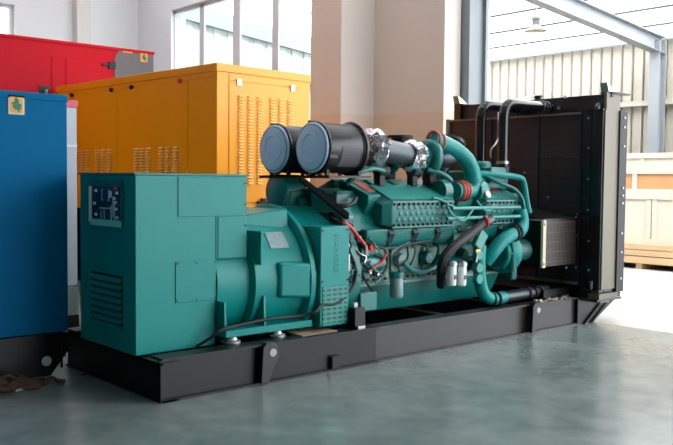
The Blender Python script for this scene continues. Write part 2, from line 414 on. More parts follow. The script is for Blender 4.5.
# --- alternator
alt = MB().lathe((.625, .74, .71), 'x', [(0, .46), (.29, .46), (.305, .52), (.70, .52), (.76, .535), (.80, .535)], 56).build('alternator', TEAL, gen)
MB().lathe((1.40, .74, .705), 'x', [(0, .57), (.015, .6), (.06, .6), (.075, .575)], 56).build('flange_ring', TEAL, alt, bevel=.0)
m = MB().lathe((1.47, .74, .705), 'x', [(0, .575), (.36, .575)], 56)
m.build('fan_housing', TEAL, alt)
m = MB()
for k in range(9):
    x = 1.50+k*.034
    m.lathe((x, .74, .705), 'x', [(0, .583), (.012, .583)], 56)
m.build('vent_ribs', TEAL, alt)
# louvred box on the near side of the fan housing
m = MB().box(1.49, 1.80, .125, .5, .335, 1.14)
lb = m.build('vent_cover', TEAL, gen, bevel=.008)
GRL = brick_mat('vent_grille_holes', srgb(12, 60, 56), srgb(14, 66, 60), srgb(24, 140, 126), 1.0, .062, .038, .009, axes='xz')
MB().box(1.515, 1.775, .119, .126, .36, .66).build('grille', GRL, lb)
text_mesh('raised_lettering', 'STAMFORD', .062, .0015, TEAL, lb, (1.655, .1235, .92), (0, 0, -1), (1, 0, 0))
for x, z in ((1.51, .7), (1.51, 1.11), (1.78, .7), (1.78, 1.11), (1.51, .35), (1.78, .35)):
    MB().lathe((x, .118, z), 'y', [(0, .008), (.01, .008)], 8).build('bolt', BLACK, lb)
# top hood, lifting eye, side bulge, label, feet, rails
MB().hull8([(.93, .46, 1.0), (.93, 1.02, 1.0), (.93, .98, 1.225), (.93, .50, 1.225)], [(1.40, .40, 1.0), (1.40, 1.08, 1.0), (1.40, 1.04, 1.275), (1.40, .44, 1.275)]).build('air_hood', TEAL, alt, bevel=.012)
p = aty(298, 271, .2)
MB().hull8([(1.14, .19, .60), (1.14, .19, .865), (1.14, .5, .9), (1.14, .5, .56)], [(1.42, .15, .58), (1.42, .15, .85), (1.42, .5, .9), (1.42, .5, .55)]).build('terminal_bulge', TEAL, alt, bevel=.02)
MB().box(.95, .965, .19, .5, .86, 1.12).box(.95, 1.04, .24, .5, 1.09, 1.11).build('lifting_eye', TEAL, alt, bevel=.006)
q = [aty(px, py, .33) for px, py in ((277, 231), (293, 230), (297.5, 241), (284, 242.5))]
n_ = 10
m = MB()
ang0, ang1 = R(150), R(133)
pl = []
for k in range(5):
    a = ang0+(ang1-ang0)*k/4
    pl.append((.74+.526*math.cos(a), .71+.526*math.sin(a)))
for k in range(4):
    (ya, za), (yb, zb) = pl[k], pl[k+1]
    m.hull8([(1.12, ya, za), (1.12, yb, zb), (1.12, yb+.01, zb-.005), (1.12, ya+.01, za-.005)], [(1.30, ya, za), (1.30, yb, zb), (1.30, yb+.01, zb-.005), (1.30, ya+.01, za-.005)])
lab(m.build('rating_plate', mat('plate_paper', srgb(128, 150, 152), .5, noise=.3, nscale=40), alt), 'pale rating plate')
MB().prism([(.2, .39), (.62, .39), (.62, .62), (.21, .62)], 'x', .995, 1.015).build('support_rib', TEAL, alt)
MB().prism([(.2, .39), (.62, .39), (.62, .62), (.21, .60)], 'x', .635, .65).build('support_rib', TEAL, alt)
for ya, yb in ((.18, .40), (1.08, 1.30)): MB().box(.63, 1.46, ya, yb, .34, .395).build('mounting_foot', TEAL, alt, bevel=.006)
for x in (.70, 1.12): MB().lathe((x, .215, .30), 'z', [(0, .075), (.012, .075), (.02, .05), (.04, .04)], 20).build('anti_vibration_mount', STEEL, alt)
lab(MB().box(1.26, 1.62, .06, .5, .30, .306).build('rusty_shim_plate', PLY, skid), 'bare rusty plate')
# --- terminal box
tb = MB().box(-.036, .62, .302, 1.178, .275, 1.535).build('terminal_box', TEAL, gen, bevel=.006)
tp = aty(246.8, 257.7, .302)
MB().box(.62, .90, .302, 1.178, tp.z, 1.535).build('overhang', TEAL, tb, bevel=.006)
MB().box(-.045, .910, .295, 1.185, 1.535, 1.547).build('lid', TEAL, tb)
xs1 = aty(178, 200, .3).x; zs1 = aty(178, 217.5, .3).z
MB().box(xs1, .893, .296, .304, zs1+.004, 1.52).build('upper_side_cover', TEAL, tb, bevel=.002)
xs2 = aty(218, 240, .3).x
MB().box(xs2, .897, .296, .304, tp.z+.008, zs1-.004).build('lower_side_cover', TEAL, tb, bevel=.002)
a1, a2 = aty(175.5, 262, .3), aty(217, 299, .3)
ap = MB().box(a1.x, a2.x-.01, .295, .304, a2.z, a1.z).build('access_plate', TEAL, tb, bevel=.002)
for fx in (.04, .5, .96):
    for fz in (.05, .95):
        MB().lathe((a1.x+(a2.x-.01-a1.x)*fx, .290, a2.z+(a1.z-a2.z)*fz), 'y', [(0, .006), (.006, .006)], 8).build('bolt', BLACK, ap)
for z in (1.48, 1.32, 1.16): MB().lathe((.88, .290, z), 'y', [(0, .007), (.007, .007)], 8).build('bolt', BLACK, tb)
# control panel on the end face
c1, c2 = atx(91, 179.5, -.036), atx(124, 227.5, -.036)
yl, yr, zt, zb = c1.y, c2.y, c1.z, c2.z
cp = MB().box(-.05, -.038, yr, yl, zb, zt).build('control_panel', mat('teal_dark_frame', srgb(14, 98, 100), .3), tb, bevel=.003)
MB().box(-.056, -.05, yr+.03, yl-.04, zb+.05, zt-.05).build('board', PANELB, cp)
MB().box(-.062, -.05, yl-.055, yl-.015, zb+.02, zt-.05).build('left_guard_rail', mat('pale_rail', srgb(215, 235, 230), .25), cp)
MB().box(-.066, -.05, yr+.01, yl-.05, zb, zb+.045).build('lower_guard_rail', mat('teal_rail', srgb(110, 215, 200), .3), cp)
YW, ZH = yl-yr, zt-zb
def pan(name, u0, u1, v0, v1, m, d=.062): # u from left, v from top
    return MB().box(-d, -.055, yl-u1*YW, yl-u0*YW, zt-v1*ZH, zt-v0*ZH).build(name, m, cp)
pan('display', .46, .62, .22, .42, mat('screen_blue', srgb(24, 74, 96), .15))
pan('display_frame', .43, .45, .2, .46, mat('pale_line', srgb(140, 185, 195), .4)); pan('display_frame', .63, .65, .2, .46, mat('pale_line2', srgb(140, 185, 195), .4))
pan('white_tag', .66, .72, .24, .38, WHITE)
for u, v in ((.24, .24), (.20, .52), (.24, .76), (.88, .28), (.84, .48), (.88, .8), (.80, .40), (.86, .62)): pan('terminal', u-.03, u+.035, v-.03, v+.03, mat('terminal_white', srgb(225, 240, 242), .4))
pan('red_tag', .78, .88, .14, .22, mat('dull_red', srgb(190, 80, 105), .5))
for k in range(6): pan('switch', .36+.06*k, .38+.06*k, .60, .63, WHITE)
for u0, u1, za, zb2 in ((.76, .78, .35, .8), (.80, .82, .45, .88), (.70, .72, .55, .9), (.4, .41, .66, .9), (.5, .51, .64, .92)):
    pan('wire', u0, u1, za, zb2, mat('wire_grey', srgb(170, 200, 205), .5))
# louvre on the end face
l1, l2 = atx(91.5, 270.5, -.036), atx(123, 331, -.036); lt = atx(123, 273.5, -.036).z; lbm = atx(92, 331.5-8.5, -.036).z
yl2, yr2 = l1.y, l2.y; zt2 = l1.z+.0; zb2 = l2.z
lv = MB().box(-.040, -.034, yr2, yl2, zb2, zt2).build('louvre', mat('louvre_dark', srgb(4, 30, 32), .7), tb)
nsl = 8
for k in range(nsl):
    z = zb2+(zt2-zb2)*(k+.5)/nsl; h = (zt2-zb2)/nsl
    MB().hull8([(-.039, yr2, z-h*.02), (-.039, yr2, z+h*.12), (-.058, yr2, z-h*.18), (-.058, yr2, z-h*.55), (-.055, yr2, z-h*.55)], [(-.039, yl2, z-h*.02), (-.039, yl2, z+h*.12), (-.058, yl2, z-h*.18), (-.058, yl2, z-h*.55), (-.055, yl2, z-h*.55)]).build('slat', TEAL, lv)
# --- flywheel housing and engine
fh = MB().lathe((1.80, YC, .72), 'x', [(0, .52), (.02, .56), (.20, .56), (.22, .5)], 48).build('flywheel_housing', TEALE, gen)
MB().box(1.81, 1.86, .20, .45, .55, 1.06).build('flange_plate', TEALE, fh, bevel=.005)
wl = MB().box(1.812, 1.868, .190, .203, .76, .90).build('warning_label', WHITE, fh)
MB().prism([(1.822, .80), (1.86, .80), (1.841, .855)], 'y', .187, .191).build('warning_triangle', YELLOWL, wl)
MB().box(1.82, 1.86, .187, .191, .77, .782).build('label_text_band', mat('label_red', srgb(200, 80, 60), .5), wl)
m = MB()
for k in range(14):
    a = R(95+k*13); m.lathe((1.79, YC+.535*math.cos(a), .72+.535*math.sin(a)), 'x', [(0, .018), (.04, .018)], 6)
m.build('housing_bolts', TEALE, fh)
mb = MB().box(1.80, 1.92, .05, .2, .30, .47).build('engine_mount', BLACK, gen, bevel=.006)
MB().lathe((1.86, .12, .47), 'z', [(0, .03), (.035, .03)], 6).build('nut', STEEL, mb); MB().box(1.82, 1.9, .03, .18, .30, .32).build('shim', STEEL, mb)

blk = MB().box(2.0, 4.25, .40, 1.10, .60, 1.06).build('engine_block', BLOCKM, gen, bevel=.01)
for k in range(4):
    x = 2.12+k*.42
    MB().box(x, x+.36, .375, .402, .66, .90).build('side_cover', BLOCKM if k != 3 else TEALE, blk, bevel=.008)
m = MB()
for k in range(30):
    x = 2.05+k*.072; m.lathe((x, .37, .635), 'y', [(0, .011), (.04, .011)], 6); m.lathe((x, .37, .925), 'y', [(0, .009), (.04, .009)], 6)
m.build('block_bolts', mat('dark_bolts', srgb(40, 70, 66), .5), blk)
MB().box(2.0, 4.2, .36, 1.14, .585, .61).build('pan_flange', BLOCKM, blk)
pan_ = MB().hull8([(2.0, .40, .59), (4.15, .40, .59), (4.15, 1.10, .59), (2.0, 1.10, .59)], [(2.05, .46, .34), (4.05, .46, .34), (4.05, 1.04, .34), (2.05, 1.04, .34)]).build('oil_pan', TEALE, gen, bevel=.01)
MB().box(2.0, 2.2, .2, .46, .40, .56).build('pan_bracket', TEALE, pan_, bevel=.01)

# cylinder bank pieces, mirrored for the far bank
def Y_(y, far): return (1.5-y) if far else y
def bank(far):
    nm = 'cylinder_bank'
    core = MB().prism([(Y_(.36, far), .98), (Y_(.30, far), 1.08), (Y_(.52, far), 1.42), (Y_(.70, far), 1.36), (Y_(.70, far), .98)], 'x', 2.0, 4.22).build(nm, TEALE, gen)
    for k in range(7):                                      # cylinder heads below the manifold, with gaps between them
        x = 2.09+k*.305
        h = MB().prism([(Y_(.285, far), .935), (Y_(.235, far), 1.0), (Y_(.225, far), 1.092), (Y_(.45, far), 1.10), (Y_(.45, far), .92)], 'x', x, x+.285).build('cylinder_head', TEALE, core, bevel=.012)
        if not far and k:
            MB().prism([(.205, 1.05), (.225, 1.085), (.262, .985), (.25, .965)], 'x', x-.045, x+.02).build('painted_gap_shade', mat('deep_shadow_paint', srgb(14, 34, 34), .5), h)  # dark pieces paint in the shade between the cylinder heads
    for k in range(6):                                      # tilted rocker covers
        x = 2.20+k*.30
        z = 0
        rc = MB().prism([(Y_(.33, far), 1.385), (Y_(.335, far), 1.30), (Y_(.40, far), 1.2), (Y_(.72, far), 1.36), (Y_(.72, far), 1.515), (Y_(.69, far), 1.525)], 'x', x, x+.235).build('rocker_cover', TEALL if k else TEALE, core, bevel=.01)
        if not far and k in (0,):
            MB().hull8([(x+.065, .41, 1.416), (x+.17, .41, 1.416), (x+.17, .60, 1.492), (x+.065, .60, 1.492)], [(x+.065, .408, 1.422), (x+.17, .408, 1.422), (x+.17, .598, 1.498), (x+.065, .598, 1.498)]).build('red_label', REDM, rc)
    return core
bankN = bank(False)
bankF = bank(True)
MB().prism([(.45, .98), (.45, 1.36), (.65, 1.44), (.85, 1.44), (1.05, 1.36), (1.05, .98)], 'x', 1.92, 4.2).build('valley_cover', TEALE, gen)
# end-of-bank gear boxes (dark mass above the flywheel housing)
MB().prism([(.30, 1.02), (.28, 1.2), (.40, 1.36), (.70, 1.42), (.70, 1.0)], 'x', 1.86, 2.0).build('bank_end_plate', TEALE, bankN, bevel=.015)
MB().prism([(1.2, 1.02), (1.22, 1.2), (1.10, 1.36), (.80, 1.42), (.80, 1.0)], 'x', 1.72, 2.0).build('bank_end_plate', TEALE, bankF, bevel=.015)
MB().lathe((1.70, 1.02, 1.40), 'x', [(0, .1), (.03, .16), (.25, .16), (.3, .1)], 20).build('fuel_pump', TEALE, gen)
m = MB()
for k, (y, z) in enumerate(((.5, 1.13), (.62, 1.2), (.95, 1.2), (.8, 1.3), (.72, 1.22))): m.lathe((1.78, y, z), 'x', [(0, .05), (.03, .07), (.12, .07)], 14)
m.build('end_covers', TEALE, gen)

# charge-air manifold covers on the near bank: sloping top, bolted face, pointed left end
def manifold(x0, x1, xp, label=False):
    top = [(.235, 1.345), (.52, 1.47), (.60, 1.465)]
    prof = [(.22, 1.105), (.205, 1.135), (.205, 1.325), (.235, 1.345), (.50, 1.465), (.60, 1.46), (.60, 1.105)]
    endp = [(.27, 1.13), (.25, 1.16), (.25, 1.30), (.30, 1.315), (.50, 1.40), (.60, 1.40), (.60, 1.13)]
    m = MB().hull8([(x0, y, z) for y, z in prof], [(x1, y, z) for y, z in prof])
    m.hull8([(xp, y, z) for y, z in endp], [(x0+.001, y, z) for y, z in prof])
    o = m.build('charge_air_manifold', TEALL if False else TEALE, gen, bevel=.006)
    MB().hull8([(x0, .228, 1.346), (x1, .228, 1.346), (x1, .50, 1.468), (x0, .50, 1.468)], [(x0, .226, 1.353), (x1, .226, 1.353), (x1, .498, 1.475), (x0, .498, 1.475)]).build('painted_lit_top', TEALL, o)  # paler slab paints in the light on the manifold's sloping top
    n = int((x1-x0)/.058)
    mm = MB()
    for k in range(n):
        x = x0+.03+k*(x1-x0-.06)/(n-1)
        mm.box(x-.012, x+.012, .186, .21, 1.296, 1.318); mm.box(x-.012, x+.012, .186, .21, 1.112, 1.132)
    lab(mm.build('cover_bolts', mat('bolt_dark_teal', srgb(10, 62, 58), .5), o), 'dark flange bolts')
    mm = MB()
    for k in range(n-3):
        x = x0+.08+k*(x1-x0-.16)/(n-4)
        for j in range(3): mm.lathe((x+(.025 if j % 2 else 0), .197, 1.168+.054*j), 'y', [(0, .012), (.004, .02), (.012, .024)], 10)
    mm.build('face_studs', TEALE, o)['kind'] = 'stuff'
    MB().box(x0, x1, .195, .23, 1.318, 1.335).build('flange_strip', TEALE, o); MB().box(x0, x1, .195, .24, 1.098, 1.115).build('flange_strip', TEALE, o)
    return o
man1 = manifold(2.37, 3.18, 2.29)
man2 = manifold(3.66, 4.22, 3.62)
lab(MB().hull8([(3.90, .33, 1.402), (4.05, .33, 1.402), (4.05, .45, 1.457), (3.90, .45, 1.457)], [(3.90, .328, 1.408), (4.05, .328, 1.408), (4.05, .448, 1.463), (3.90, .448, 1.463)]).build('red_label', REDM, man2), 'red label')
lb_ = MB().lathe(tuple(aty(487, 195, .22)), (0, -1, .45), [(0, .035), (.02, .035)], 16).build('round_badge', WHITE, man2)
# turbo pipe joining the two manifolds
e1 = MB().lathe((3.12, .34, 1.42), 'x', [(0, .1), (.1, .1)], 20).build('manifold_collar', TEALE, man1)
pv_ = [aty(433, 139.5, .46), aty(440, 142.5, .44), aty(450, 147.5, .42), aty(460, 154, .39), aty(468, 162.5, .36), aty(472.5, 174, .34), aty(472.5, 184, .335)]
pe = pv_[-1]
pipe = MB().tube([tuple(p) for p in pv_]+[(pe.x-.03, .335, 1.435), (pe.x-.10, .335, 1.42), (pe.x-.26, .335, 1.42)], .084, 16).build('charge_air_pipe', TEAL, gen)
for x in (pe.x-.21, pe.x-.17, pe.x-.13): MB().torus((x, .335, 1.42), 'x', .088, .015, 24, 8).build('red_hose_band', REDM, pipe)
MB().lathe((pe.x-.23, .335, 1.42), 'x', [(0, .091), (.12, .091)], 20).build('red_hose_sleeve', REDM, pipe)
for i in (0, 1): MB().torus(tuple(pv_[0].lerp(pv_[1], i*.7+.1)), 'x', .082, .015, 24, 8).build('red_hose_band', REDM, pipe)
MB().lathe((pe.x, .335, pe.z+.02), (.0, 0, 1), [(0, .1), (.03, .1)], 20).build('pipe_bead', TEAL, pipe)
MB().lathe((pe.x+.02, .33, 1.42), 'x', [(0, .1), (.06, .115), (.12, .1)], 20).build('pipe_flange', TEALL, pipe)
# turbochargers
TC = aty(428.5, 157, .48); DA = aty(372, 148.5, .48); DB = aty(411, 156, .48)
def turbo(y, x, z):
    t = MB().torus((x, y, z), 'x', .115, .058, 28, 12).lathe((x-.03, y, z), 'x', [(0, .12), (.06, .12)], 24).build('turbocharger', TEALE, gen)
    MB().lathe((x+.05, y, z), 'x', [(0, .10), (.08, .075), (.14, .10), (.26, .10), (.30, .06)], 24).build('turbine_housing', DARKMET, t)
    MB().lathe((x-.12, y, z), 'x', [(0, .1), (.1, .1)], 24).build('inlet_neck', TEALE, t)
    MB().box(x-.03, x+.06, y-.05, y+.05, 1.45, z-.14).build('oil_pedestal', BLACK, t, bevel=.01)
    return t
tN = turbo(.48, TC.x, TC.z); tF = turbo(1.02, TC.x, TC.z)
pe1 = aty(400, 135.5, .80)
MB().lathe((pe1.x, .80, pe1.z-.26), 'z', [(0, .085), (.235, .085), (.235, .125), (.26, .125)], 24).build('exhaust_outlet', BLACK, gen)
p1, p2 = aty(444, 165, .70), aty(454.5, 140.5, .70)
MB().lathe(tuple(p1), tuple(p2-p1), [(-.1, .07), (.08, .085), ((p2-p1).length-.03, .105), ((p2-p1).length-.03, .125), ((p2-p1).length, .125)], 24).build('exhaust_outlet', mat('dark_exhaust', srgb(60, 60, 62), .35, .3), gen)

# air filters with ducts
def air_filter(y):
    f = MB().lathe((1.72, y, 1.783), 'x', [(0, .205), (.03, .212), (.36, .212), (.37, .222), (.425, .222), (.44, .2), (.47, .12)], 40).build('air_filter', FILTM, gen)
    c = MB().lathe((1.672, y, 1.783), 'x', [(0, .185), (.010, .208), (.03, .214)], 40).build('end_cap', CAPM, f)
    MB().torus((1.671, y, 1.783), 'x', .115, .006, 32, 6).build('cap_ring', mat('cap_ring_pale', srgb(215, 228, 238), .3, .1), c)
    MB().torus((1.675, y, 1.783), 'x', .192, .005, 36, 6).build('cap_rim', mat('cap_rim_dark', srgb(105, 130, 150), .4), c)
    MB().torus((1.708, y, 1.783), 'x', .212, .014, 36, 8).build('clamp_ring', BLACK, f); MB().torus((2.11, y, 1.783), 'x', .226, .010, 36, 8).build('clamp_ring', BLACK, f)
    for a in (200, 330, 75):
        s = MB().box(1.70, 1.78, y+.222*math.cos(R(a))-.012, y+.222*math.cos(R(a))+.012, 1.783+.222*math.sin(R(a))-.015, 1.783+.222*math.sin(R(a))+.015).build('latch', BLACK, f)
    # service label on the side
    m = MB(); A = [R(178+k*8) for k in range(7)]
    for a, b in zip(A, A[1:]):
        q = lambda t, rr, x: (x, y+rr*math.cos(t), 1.783+rr*math.sin(t))
        m.hull8([q(a, .217, 1.84), q(b, .217, 1.84), q(b, .212, 1.84), q(a, .212, 1.84)], [q(a, .217, 2.05), q(b, .217, 2.05), q(b, .212, 2.05), q(a, .212, 2.05)])
    lab(m.build('service_label', mat('label_grey', srgb(74, 74, 78), .6), f), 'grey service label')
    dv = DB-DA; A0 = Vector((DA.x, y, DA.z)); ax = tuple(dv); L_ = dv.length
    wrap = MB().lathe(tuple(A0-dv*.12), ax, [(0, .13), (.02, .172), (.05, .15), (.085, .178), (.12, .14), (.15, .14)], 22)
    for v in wrap.bm.verts: v.co += Vector((random.uniform(-.015, .015), random.uniform(-.012, .012), random.uniform(-.012, .012)))
    lab(wrap.build('foil_wrap', FOIL, f, ang=10), 'crinkled silver foil sleeve')
    MB().lathe(tuple(A0), ax, [(0, .114), (L_+.02, .104)], 28).build('intake_duct', DARKMET, f)
    wrap = MB().lathe(tuple(A0+dv*.90), ax, [(0, .12), (.03, .145), (.06, .132), (.10, .152), (.13, .145), (.17, .12)], 22)
    for v in wrap.bm.verts: v.co += Vector((random.uniform(-.02, .02), random.uniform(-.012, .012), random.uniform(-.012, .012)))
    lab(wrap.build('foil_wrap', FOIL, f, ang=10), 'crinkled silver foil sleeve')
    return f
air_filter(.48); air_filter(1.0)
br = MB().box(1.70, 2.2, .30, 1.22, 1.54, 1.55).box(1.70, 1.715, .27, 1.24, 1.525, 1.55).box(1.70, 2.2, .29, .30, 1.53, 1.55).build('filter_bracket', BLACK, gen)
for y in (.36, .60, .88, 1.12):
    for x in (1.74, 2.1): MB().box(x, x+.03, y-.012, y+.012, 1.55, 1.60).build('bracket_post', RUBBER, br)
p1, p2 = aty(299, 177.5, .46), aty(347, 216, .26)
MB().hull8([tuple(p1+Vector((0, .02, .02))), tuple(p1+Vector((0, -.02, .02))), tuple(p1+Vector((0, -.02, -.02))), tuple(p1+Vector((0, .02, -.02)))],
           [tuple(p2+Vector((0, .025, .028))), tuple(p2+Vector((0, -.025, .028))), tuple(p2+Vector((0, -.025, -.028))), tuple(p2+Vector((0, .025, -.028)))]).build('brace', BLACK, br)
for x in (2.50, 2.93): MB().box(x-.035, x+.035, .46, .54, 1.46, 1.68).lathe((x+.03, .50, 1.60), 'x', [(-.06, .06), (.06, .06)], 16).build('duct_support', RUBBER, gen, bevel=.01)
for pts in ([(2.1, .5, 1.48), (2.18, .42, 1.58), (2.35, .42, 1.62), (2.5, .45, 1.60)], [(3.05, .42, 1.62), (3.2, .36, 1.58), (3.3, .34, 1.52)]):
    MB().tube(pts, .024, 10).build('breather_pipe', TEALE, gen)

# coolant rails along the near side, right half
for z in (1.262, 1.172):
    a = aty(447 if z < 1.2 else 452, 214, .13).x
    MB().cyl((a, .13, z), (4.10, .13, z), .018, 12).build('fuel_rail', TEALL, gen)
MB().tube([(3.15, .13, 1.262), (3.05, .16, 1.30), (2.98, .19, 1.34), (2.9, .21, 1.36)], .014, 8).build('fuel_line', TEALL, gen)
MB().tube([(3.02, .15, 1.32), (3.06, .13, 1.22), (3.2, .11, 1.15), (3.3, .12, 1.2), (3.38, .13, 1.26)], .012, 8).build('fuel_line', TEALL, gen)
MB().tube([(3.45, .15, 1.33), (3.52, .12, 1.25), (3.62, .12, 1.24), (3.72, .15, 1.30)], .012, 8).build('fuel_line', TEALL, gen)
hp = aty(524, 178, .2)
MB().tube([(3.62, .42, 1.60), (3.9, .30, 1.585), (hp.x-.06, .22, 1.56), (hp.x, .2, 1.5), (hp.x+.0, .16, 1.32), (hp.x+.02, .14, 1.2)], .03, 10).build('bypass_pipe', TEAL, gen)
MB().box(3.75, 4.2, .35, 1.15, 1.44, 1.62).box(3.85, 4.1, .30, .5, 1.5, 1.66).lathe((3.95, .5, 1.6), 'z', [(0, .1), (.1, .1), (.12, .07)], 20).build('thermostat_housing', TEALE, gen, bevel=.015)
MB().tube([(3.8, .34, 1.58), (3.95, .26, 1.50), (4.1, .2, 1.44), (4.18, .16, 1.34), (4.2, .15, 1.2)], .02, 10).build('vent_line', TEALE, gen)
# big coolant elbow down to the pump
cw = MB().tube([(4.16, .17, 1.24), (4.19, .16, 1.12), (4.12, .13, 1.03), (3.98, .11, 1.0), (3.82, .12, .94), (3.70, .15, .82), (3.66, .2, .74)], .068, 16).build('coolant_pipe', TEAL, gen)
for x in (3.985, 4.03): MB().torus((x, .112, 1.003+.3*(x-3.985)), 'x', .07, .016, 24, 8).build('hose_clamp', RUBBER, cw)
pumpc = aty(500, 252, .30)
wp = MB().lathe((pumpc.x-.06, .30, pumpc.z), 'x', [(0, .12), (.03, .19), (.08, .215), (.14, .215), (.18, .16)], 32).build('water_pump', TEAL, gen)
MB().lathe((pumpc.x-.16, .30, pumpc.z), 'x', [(0, .05), (.1, .07)], 20).build('pump_hub', TEALE, wp)
MB().torus((pumpc.x-.06, .30, pumpc.z), 'x', .15, .03, 28, 8).build('pump_volute', TEAL, wp)
for k in range(6): MB().lathe((pumpc.x-.07, .30+.17*math.cos(k*1.05), pumpc.z+.17*math.sin(k*1.05)), 'x', [(0, .016), (.05, .016)], 6).build('bolt', TEALE, wp)
pv = [aty(480, 245, .16), aty(479, 262, .16), aty(480, 280, .16), aty(484, 294, .15), aty(493, 299, .15), aty(503, 297, .17)]
lp = MB().tube([tuple(p) for p in pv], .062, 16).build('suction_pipe', TEAL, gen)
for px, py in ((480, 255), (480, 268), (480, 279)):
    p = aty(px, py, .09); MB().lathe(tuple(p), 'y', [(0, .045), (.05, .05)], 16).build('pipe_cap', TEALL, lp)
for px in (491, 496):
    p = aty(px, 299, .15); MB().torus(tuple(p), 'x', .064, .014, 20, 8).build('hose_clamp', RUBBER, lp)
a, b = aty(502, 297.5, .17), aty(545, 290, .20)
lh = MB().cyl(a, b, .058, 18).build('lower_hose', DARKMET, gen)
for k in range(3):
    p = a.lerp(b, .55+.14*k); MB().torus(tuple(p), 'x', .062, .014, 20, 8).build('hose_clamp', RUBBER, lh)
# pulley end plate, fan hub dark mass, belt
MB().box(4.22, 4.32, .3, 1.2, .5, 1.4).build('gear_case', TEALE, gen, bevel=.02)
MB().lathe((4.3, YC, 1.05), 'x', [(0, .2), (.18, .2)], 32).build('fan_pulley', BLACK, gen)
dk = aty(525, 250, .2)
ca = MB().lathe((4.1, .22, .82), 'x', [(0, .07), (.03, .11), (.2, .11), (.24, .07)], 24).build('charging_alternator', mat('dark_teal_metal', srgb(14, 76, 72), .45, noise=.3, nscale=30), gen)
MB().tube([(4.0, .16, .98), (4.02, .14, .8), (4.02, .14, .62)], .035, 10).build('drain_pipe', TEALE, gen)

# fuel filters (white) and oil filter
for px in (451.5, 461.5):
    p = aty(px, 285.5, .10)
    f = MB().lathe(tuple(p), 'z', [(0, .038), (.012, .043), (.165, .043), (.18, .036)], 20).build('fuel_filter', WHITE, gen)
    MB().lathe((p.x, p.y, p.z+.18), 'z', [(0, .05), (.035, .05), (.05, .03)], 20).build('filter_head', STEEL, f)
    MB().box(p.x-.012, p.x+.015, p.y-.047, p.y-.040, p.z+.06, p.z+.1).build('filter_print', mat('print_dark', srgb(70, 80, 90), .5), f)
p = aty(398, 290, .22)
of = MB().lathe((p.x, .24, p.z-.07), 'z', [(0, .05), (.02, .06), (.16, .06), (.18, .05)], 24).build('oil_filter', mat('oil_filter_grey', srgb(120, 150, 148), .4), gen)
MB().lathe((p.x, .24, p.z+.11), 'z', [(0, .066), (.05, .066)], 24).build('filter_head', TEALE, of)
# starter and bits at the rear end of the engine
st = MB().lathe((1.96, .28, .80), 'x', [(0, .05), (.02, .075), (.34, .075), (.38, .05)], 24).build('starter_motor', TEALE, gen)
MB().lathe((2.02, .24, .90), 'x', [(0, .035), (.2, .035)], 18).build('solenoid', TEALE, st)
for k in range(2): MB().lathe((2.1+.09*k, .18, .73-.02*k), 'y', [(0, .012), (.05, .012)], 8).build('terminal_stud', STEEL, st)
MB().box(1.92, 2.0, .25, .42, .66, .74).build('bracket', STEEL, st)
m = MB()
rg = random.Random(3)
for k in range(16):
    x, z = rg.uniform(1.96, 2.3), rg.uniform(.68, 1.02); s = rg.uniform(.015, .035)
    m.box(x-s, x+s, .28-s, .38, z-s, z+s)
m.build('engine_sensors', TEALE, gen, bevel=.004)
for k in range(14):
    px, py = rg.uniform(348, 372), rg.uniform(236, 276)
    pts = [(px, py)]
    for j in range(3): pts.append((pts[-1][0]+rg.uniform(-6, 7), pts[-1][1]+rg.uniform(2, 8)))
    MB().tube([tuple(aty(u, v, rg.uniform(.17, .24))) for u, v in pts], rg.uniform(.006, .012), 6).build('wire', (RUBBER, RUBBER, TEALL, STEEL, RUBBER)[k % 5], gen)
def px_tube(name, pts, y, r, mt, par=None):
    return MB().tube([tuple(aty(a, b, y if not isinstance(y, (list, tuple)) else y[i])) for i, (a, b) in enumerate(pts)], r, 8).build(name, mt, par or gen)
px_tube('red_cable', [(344, 222), (352, 229), (359, 238), (365, 246), (367, 256)], .22, .017, REDW)
px_tube('red_cable', [(368, 272), (375, 267), (382, 262), (386, 254)], .20, .012, REDW)
px_tube('battery_cable', [(345, 236), (349, 250), (354, 262), (356, 275), (352, 288), (344, 298), (334, 304), (322, 305), (315, 312), (300, 316), (270, 319), (240, 325), (222, 330), (212, 337), (196, 347)], [.2, .2, .19, .18, .16, .13, .12, .12, .10, .16, .17, .17, .17, .2, .27], .013, RUBBER)
px_tube('wire', [(376, 247), (384, 249), (387, 258), (386, 268), (381, 275), (373, 275)], .22, .011, RUBBER)
px_tube('wire', [(374, 254), (381, 258), (385, 265)], .22, .010, RUBBER)
px_tube('wire', [(394, 256), (402, 248), (412, 244), (424, 242), (432, 240)], .24, .012, RUBBER)
px_tube('wire', [(397, 262), (399, 270), (402, 280), (402, 292)], .20, .010, RUBBER)
px_tube('wire', [(407, 246), (408, 256), (404, 262), (395, 264)], .24, .009, RUBBER)
px_tube('teal_line', [(403, 263), (412, 270), (424, 272), (436, 266), (441, 255)], .30, .028, TEALE)
px_tube('teal_line', [(391, 252), (402, 246), (412, 241)], .26, .010, TEALE)
px_tube('clamp_strap', [(366, 246), (366, 254), (364, 262)], .2, .012, STEEL)
MB().lathe(tuple(aty(373.5, 247.5, .2)), (0, 1, 0), [(0, .035), (.05, .035)], 16).build('red_plug', REDW, gen)
hs = px_tube('coolant_hose', [(486, 221), (479, 227), (468, 236), (456, 245), (446, 255), (442, 264), (441, 274), (441, 285)], [.12, .11, .1, .1, .12, .14, .2, .3], .045, RUBBER)
MB().torus(tuple(aty(484, 222.5, .115)), 'x', .048, .016, 18, 8).build('red_clamp', REDW, hs)
MB().lathe(tuple(aty(491, 219, .13)), (-1, 0, -.4), [(0, .05), (.08, .05)], 18).build('hose_neck', DARKMET, hs)
MB().box(-.06, .06, -.03, .03, -.09, .09).xform(Matrix.Translation(aty(479.5, 240, .13)) @ Matrix.Rotation(R(35), 4, 'Y')).build('valve_cover', TEALL, gen, bevel=.01)
